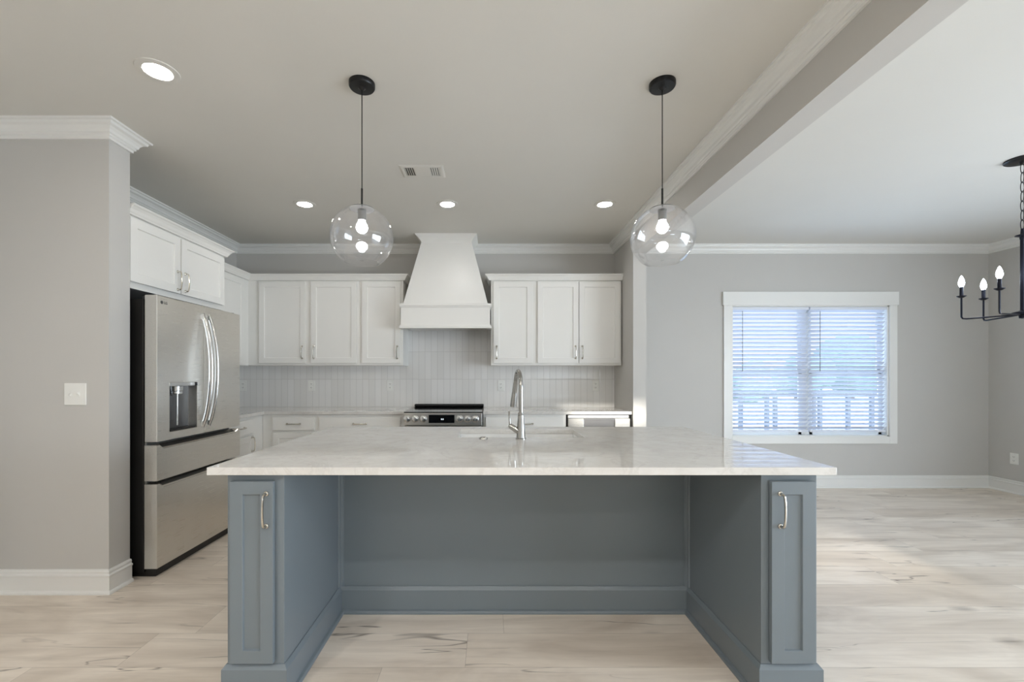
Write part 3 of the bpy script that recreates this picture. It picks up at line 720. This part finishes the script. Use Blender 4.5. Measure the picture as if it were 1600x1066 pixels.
bm = B(); lathe(bm, [(0, .004), (.03, .004), (.042, .003), (.045, 0), (0, 0)], 24, (.178, 2.80, .691)); part('drain', bm, 'faucetm', sk, 'round metal drain', smooth=True)
# faucet
fx, fy = .172, 2.477
t = thing('kitchen_faucet', 'tall brushed nickel pull-down faucet on the island', 'faucet', (fx, fy, CT1))
bm = B(); lathe(bm, [(0, 0), (.030, 0), (.030, .004), (.026, .007), (.024, .03), (.021, .08), (.017, .125), (.0155, .135), (.0165, .138), (.0165, .146), (.014, .149), (0, .149)], 28, (fx, fy, CT1))
part('faucet_body', bm, 'faucetm', t, smooth=True)
bm = B(); pts = [(fx, fy, CT1+.145), (fx, fy, CT1+.28)]
R_ = .095; dxn, dyn = -.10, .995
for k in range(0, 13):
    a = PI*k/12*.93; pts.append((fx+dxn*R_*(1-math.cos(a)), fy+dyn*R_*(1-math.cos(a)), CT1+.285+R_*math.sin(a)))
tube(bm, pts, .0125, 14); part('spout', bm, 'faucetm', t, smooth=True)
e = Vector(pts[-1]); e2 = e+Vector((-.006, .018, -.055)); e3 = e+Vector((-.012, .032, -.140))
bm = B(); tube(bm, [e+Vector((0,0,.004)), e2, e2+Vector((0,0,-.002)), e3], [.0135, .0155, .0165, .0205], 18)
hd = part('spray_head', bm, 'faucetm', t, smooth=True)
bm = bx(e3.x-.006, e3.x+.008, e3.y-.020, e3.y-.014, e3.z+.035, e3.z+.075); part('spray_button', bm, 'black', hd, 'black spray button', bevel=.002)
bm = B(); tube(bm, [(fx-.012, fy, CT1+.040), (fx-.058, fy, CT1+.072), (fx-.066, fy, CT1+.078)], [.0165, .0165, .011], 16); part('valve', bm, 'faucetm', t, smooth=True)
bm = B(); tube(bm, [(fx-.060, fy, CT1+.076), (fx-.063, fy, CT1+.10), (fx-.066, fy, CT1+.150), (fx-.066, fy, CT1+.156)], [.008, .0055, .0055, .0085], 10); part('lever', bm, 'faucetm', t, smooth=True)
bm = B(); lathe(bm, [(0, .012), (.014, .012), (.018, .009), (.023, .006), (.025, 0), (0, 0)], 28, (-.039, 2.475, CT1))
single('air_switch_button', bm, 'faucetm', 'small round nickel button set in the island top left of the faucet', 'button', (-.039, 2.475, CT1), smooth=True)

# ------------------------------------------------------------------ ceiling fixtures
def pendant(x, y_, label):
    t = thing('pendant_light', label, 'pendant light', (x, y_, ZC), 'clear globe pendants over the island')
    bm = B(); lathe(bm, [(0, 0), (.064, 0), (.064, -.018), (.060, -.024), (.018, -.026), (.008, -.036), (0, -.036)], 36, (x, y_, ZC)); part('canopy', bm, 'black', t, smooth=True)
    bm = B(); tube(bm, [(x, y_, ZC-.03), (x, y_, 2.20)], .0026, 8); tube(bm, [(x, y_, 2.21), (x, y_, 2.118)], .0050, 10); part('cord', bm, 'black', t)
    zc = 1.965; r = .155
    bm = B(); zt = zc+r
    lathe(bm, [(0, zt+.004), (.012, zt+.004), (.060, zt-.010), (.062, zt-.014), (.020, zt-.016), (.020, zt-.070), (0, zt-.070)], 28, (x, y_, 0)); part('socket', bm, 'rubber', t, 'metal cap and socket', smooth=True)
    bm = B(); prof = [(.056, zt-.0105)]
    n = 26; a0 = math.asin(.056/r); a1 = PI-math.asin(.086/r)
    for k in range(n+1):
        a = a0+(a1-a0)*k/n; prof.append((r*math.sin(a), zc+r*math.cos(a)))
    ri = r-.003
    for k in range(n, -1, -1):
        a = a0+(a1-a0)*k/n; prof.append((ri*math.sin(a), zc+ri*math.cos(a)))
    lathe(bm, prof[1:], 56, (x, y_, 0), close=True); part('glass_globe', bm, 'glass', t, 'clear glass globe open at the bottom', smooth=True)
    bm = B(); zb = zt-.070
    lathe(bm, [(0, zb+.005), (.016, zb+.002), (.017, zb-.006), (.027, zb-.026), (.029, zb-.038), (.025, zb-.052), (.014, zb-.062), (0, zb-.065)], 24, (x, y_, 0)); part('bulb', bm, 'bulb', t, 'lit white bulb', smooth=True)
pendant(-.645, 2.22, 'left clear globe pendant on a black cord, in front of the hood')
pendant(.865, 2.22, 'right clear globe pendant on a black cord, near the beam')

def can(x, y_, label, mat='can', group='recessed ceiling lights'):
    t = thing('recessed_light', label, 'ceiling light', (x, y_, ZC), group)
    bm = B(); lathe(bm, [(.058, -.002), (.062, -.006), (.090, -.004), (.092, 0), (.058, 0)], 40, (x, y_, ZC), close=True); part('trim_ring', bm, 'ceiling', t, smooth=True)
    bm = B(); lathe(bm, [(0, -.004), (.059, -.003), (.059, -.0005), (0, -.0005)], 32, (x, y_, ZC)); part('diffuser', bm, mat, t, 'lit white lens')
    return t
can(-1.603, 2.13, 'large-looking recessed ceiling light nearest the camera, upper left')
can(-1.59, 3.785, 'recessed ceiling light left of the left pendant, leftmost of the far row')
can(-.367, 3.785, 'recessed ceiling light in front of the hood, middle of the far row')
can(.982, 3.785, 'recessed ceiling light left of the right pendant, rightmost of the far row')
for x, y_ in ((-1.6, -.1), (-.35, -.3), (.95, -.3), (-1.6, -1.8), (.0, -1.8)):  # unseen lamps added to brighten the room from behind the camera
    can(x, y_, 'added fill light in the ceiling behind the camera, out of view', 'fill_rear', 'added fill lights behind the camera')

# ceiling vent
t = thing('ceiling_vent', 'white air vent with black slots in the kitchen ceiling', 'air vent', (-.484, 3.175, ZC))
vx0, vx1, vy0, vy1 = -.640, -.330, 3.080, 3.270
bm = B(); frr = [[bm.verts.new((x, y_, z)) for x, y_ in ((vx0+g, vy0+g), (vx1-g, vy0+g), (vx1-g, vy1-g), (vx0+g, vy1-g))] for g, z in ((0, ZC), (0, ZC-.003), (.012, ZC-.007), (.030, ZC-.007), (.030, ZC))]
for a, b in zip(frr, frr[1:]):
    for k in range(4): bm.faces.new((a[k], a[(k+1) % 4], b[(k+1) % 4], b[k]))
part('vent_frame', bm, 'ceiling', t)
part('duct_shadow', bx(vx0+.03, vx1-.03, vy0+.03, vy1-.03, ZC-.0012, ZC-.0002), 'slot', t, 'dark sheet painted as shade behind the louvres')  # thin dark sheet in place of the shade inside the duct
bm = bx(vx0+.100, vx1-.100, vy0+.028, vy1-.028, ZC-.0065, ZC-.002)
for i in range(5):
    for x0_, sgn in ((vx0+.036+i*.0155, 1), (vx1-.036-i*.0155, -1)):
        a = [(x0_-.0045, ZC-.0015), (x0_+.0045, ZC-.0068)] if sgn > 0 else [(x0_-.0045, ZC-.0068), (x0_+.0045, ZC-.0015)]
        v = [bm.verts.new((p[0], yy, p[1]+dz)) for yy in (vy0+.028, vy1-.028) for p in a for dz in (0, .001)]
        for f in ((0,2,6,4),(1,5,7,3),(0,4,5,1),(2,3,7,6),(0,1,3,2),(4,6,7,5)): bm.faces.new([v[j] for j in f])
part('louvres', bm, 'ceiling', t)

# chandelier
cx, cy = 3.615, 3.0
t = thing('chandelier', 'dark metal candle chandelier hanging on a chain, cut off at the right edge', 'chandelier', (cx, cy, ZC))
bm = B(); lathe(bm, [(0, 0), (.088, 0), (.088, -.010), (.080, -.016), (.016, -.018), (.010, -.034), (0, -.034)], 36, (cx, cy, ZC)); part('canopy', bm, 'black', t, smooth=True)
bm = B(); ztop, zbot = 2.712, 2.262; nl = 7; lh = (ztop-zbot)/nl
for i in range(nl):
    zc = ztop-lh*(i+.5); pts = []
    for k in range(17):
        a = 2*PI*k/16; u, v_ = .0125*math.cos(a), (lh*.57)*math.sin(a)
        pts.append((cx+(u if i % 2 == 0 else u*.35), cy+(0 if i % 2 == 0 else u), zc+v_))
    tube(bm, pts, .0023, 6, cap=False)
part('chain', bm, 'black', t, smooth=True)
bm = B(); lathe(bm, [(0, 2.268), (.008, 2.268), (.010, 2.232), (.034, 2.226), (.036, 2.220), (.014, 2.212), (.013, 2.200), (.011, 2.195), (.011, 1.715), (.016, 1.71), (.050, 1.700), (.052, 1.690), (.018, 1.678), (.016, 1.660), (0, 1.655)], 24, (cx, cy, 0)); part('column', bm, 'navy', t, smooth=True)
for k in range(6):
    a = math.radians(80+60*k); d = Vector((math.cos(a), math.sin(a), 0)); Cc = Vector((cx, cy, 0)); R_ = .285
    P = lambda r_, z: tuple(Cc+d*r_+Vector((0, 0, z)))
    bm = B(); tube(bm, [P(.02, 1.685), P(R_-.025, 1.677), P(R_-.007, 1.680), P(R_, 1.692), P(R_, 1.712), P(R_, 1.836)], .0055, 8)
    ar = part('arm', bm, 'navy', t, smooth=True)
    bm = B(); lathe(bm, [(0, 1.828), (.012, 1.830), (.026, 1.840), (.027, 1.844), (0, 1.844)], 20, P(R_, 0)); part('candle_plate', bm, 'navy', ar, smooth=True)
    bm = B(); lathe(bm, [(0, 1.842), (.0105, 1.842), (.0105, 1.908), (0, 1.908)], 16, P(R_, 0)); part('candle_sleeve', bm, 'navy', ar, smooth=True)
    bm = B(); lathe(bm, [(0, 1.906), (.009, 1.908), (.016, 1.925), (.0175, 1.938), (.013, 1.962), (.005, 1.984), (0, 1.990)], 18, P(R_, 0)); part('bulb', bm, 'candle', ar, 'lit flame-shaped bulb', smooth=True)
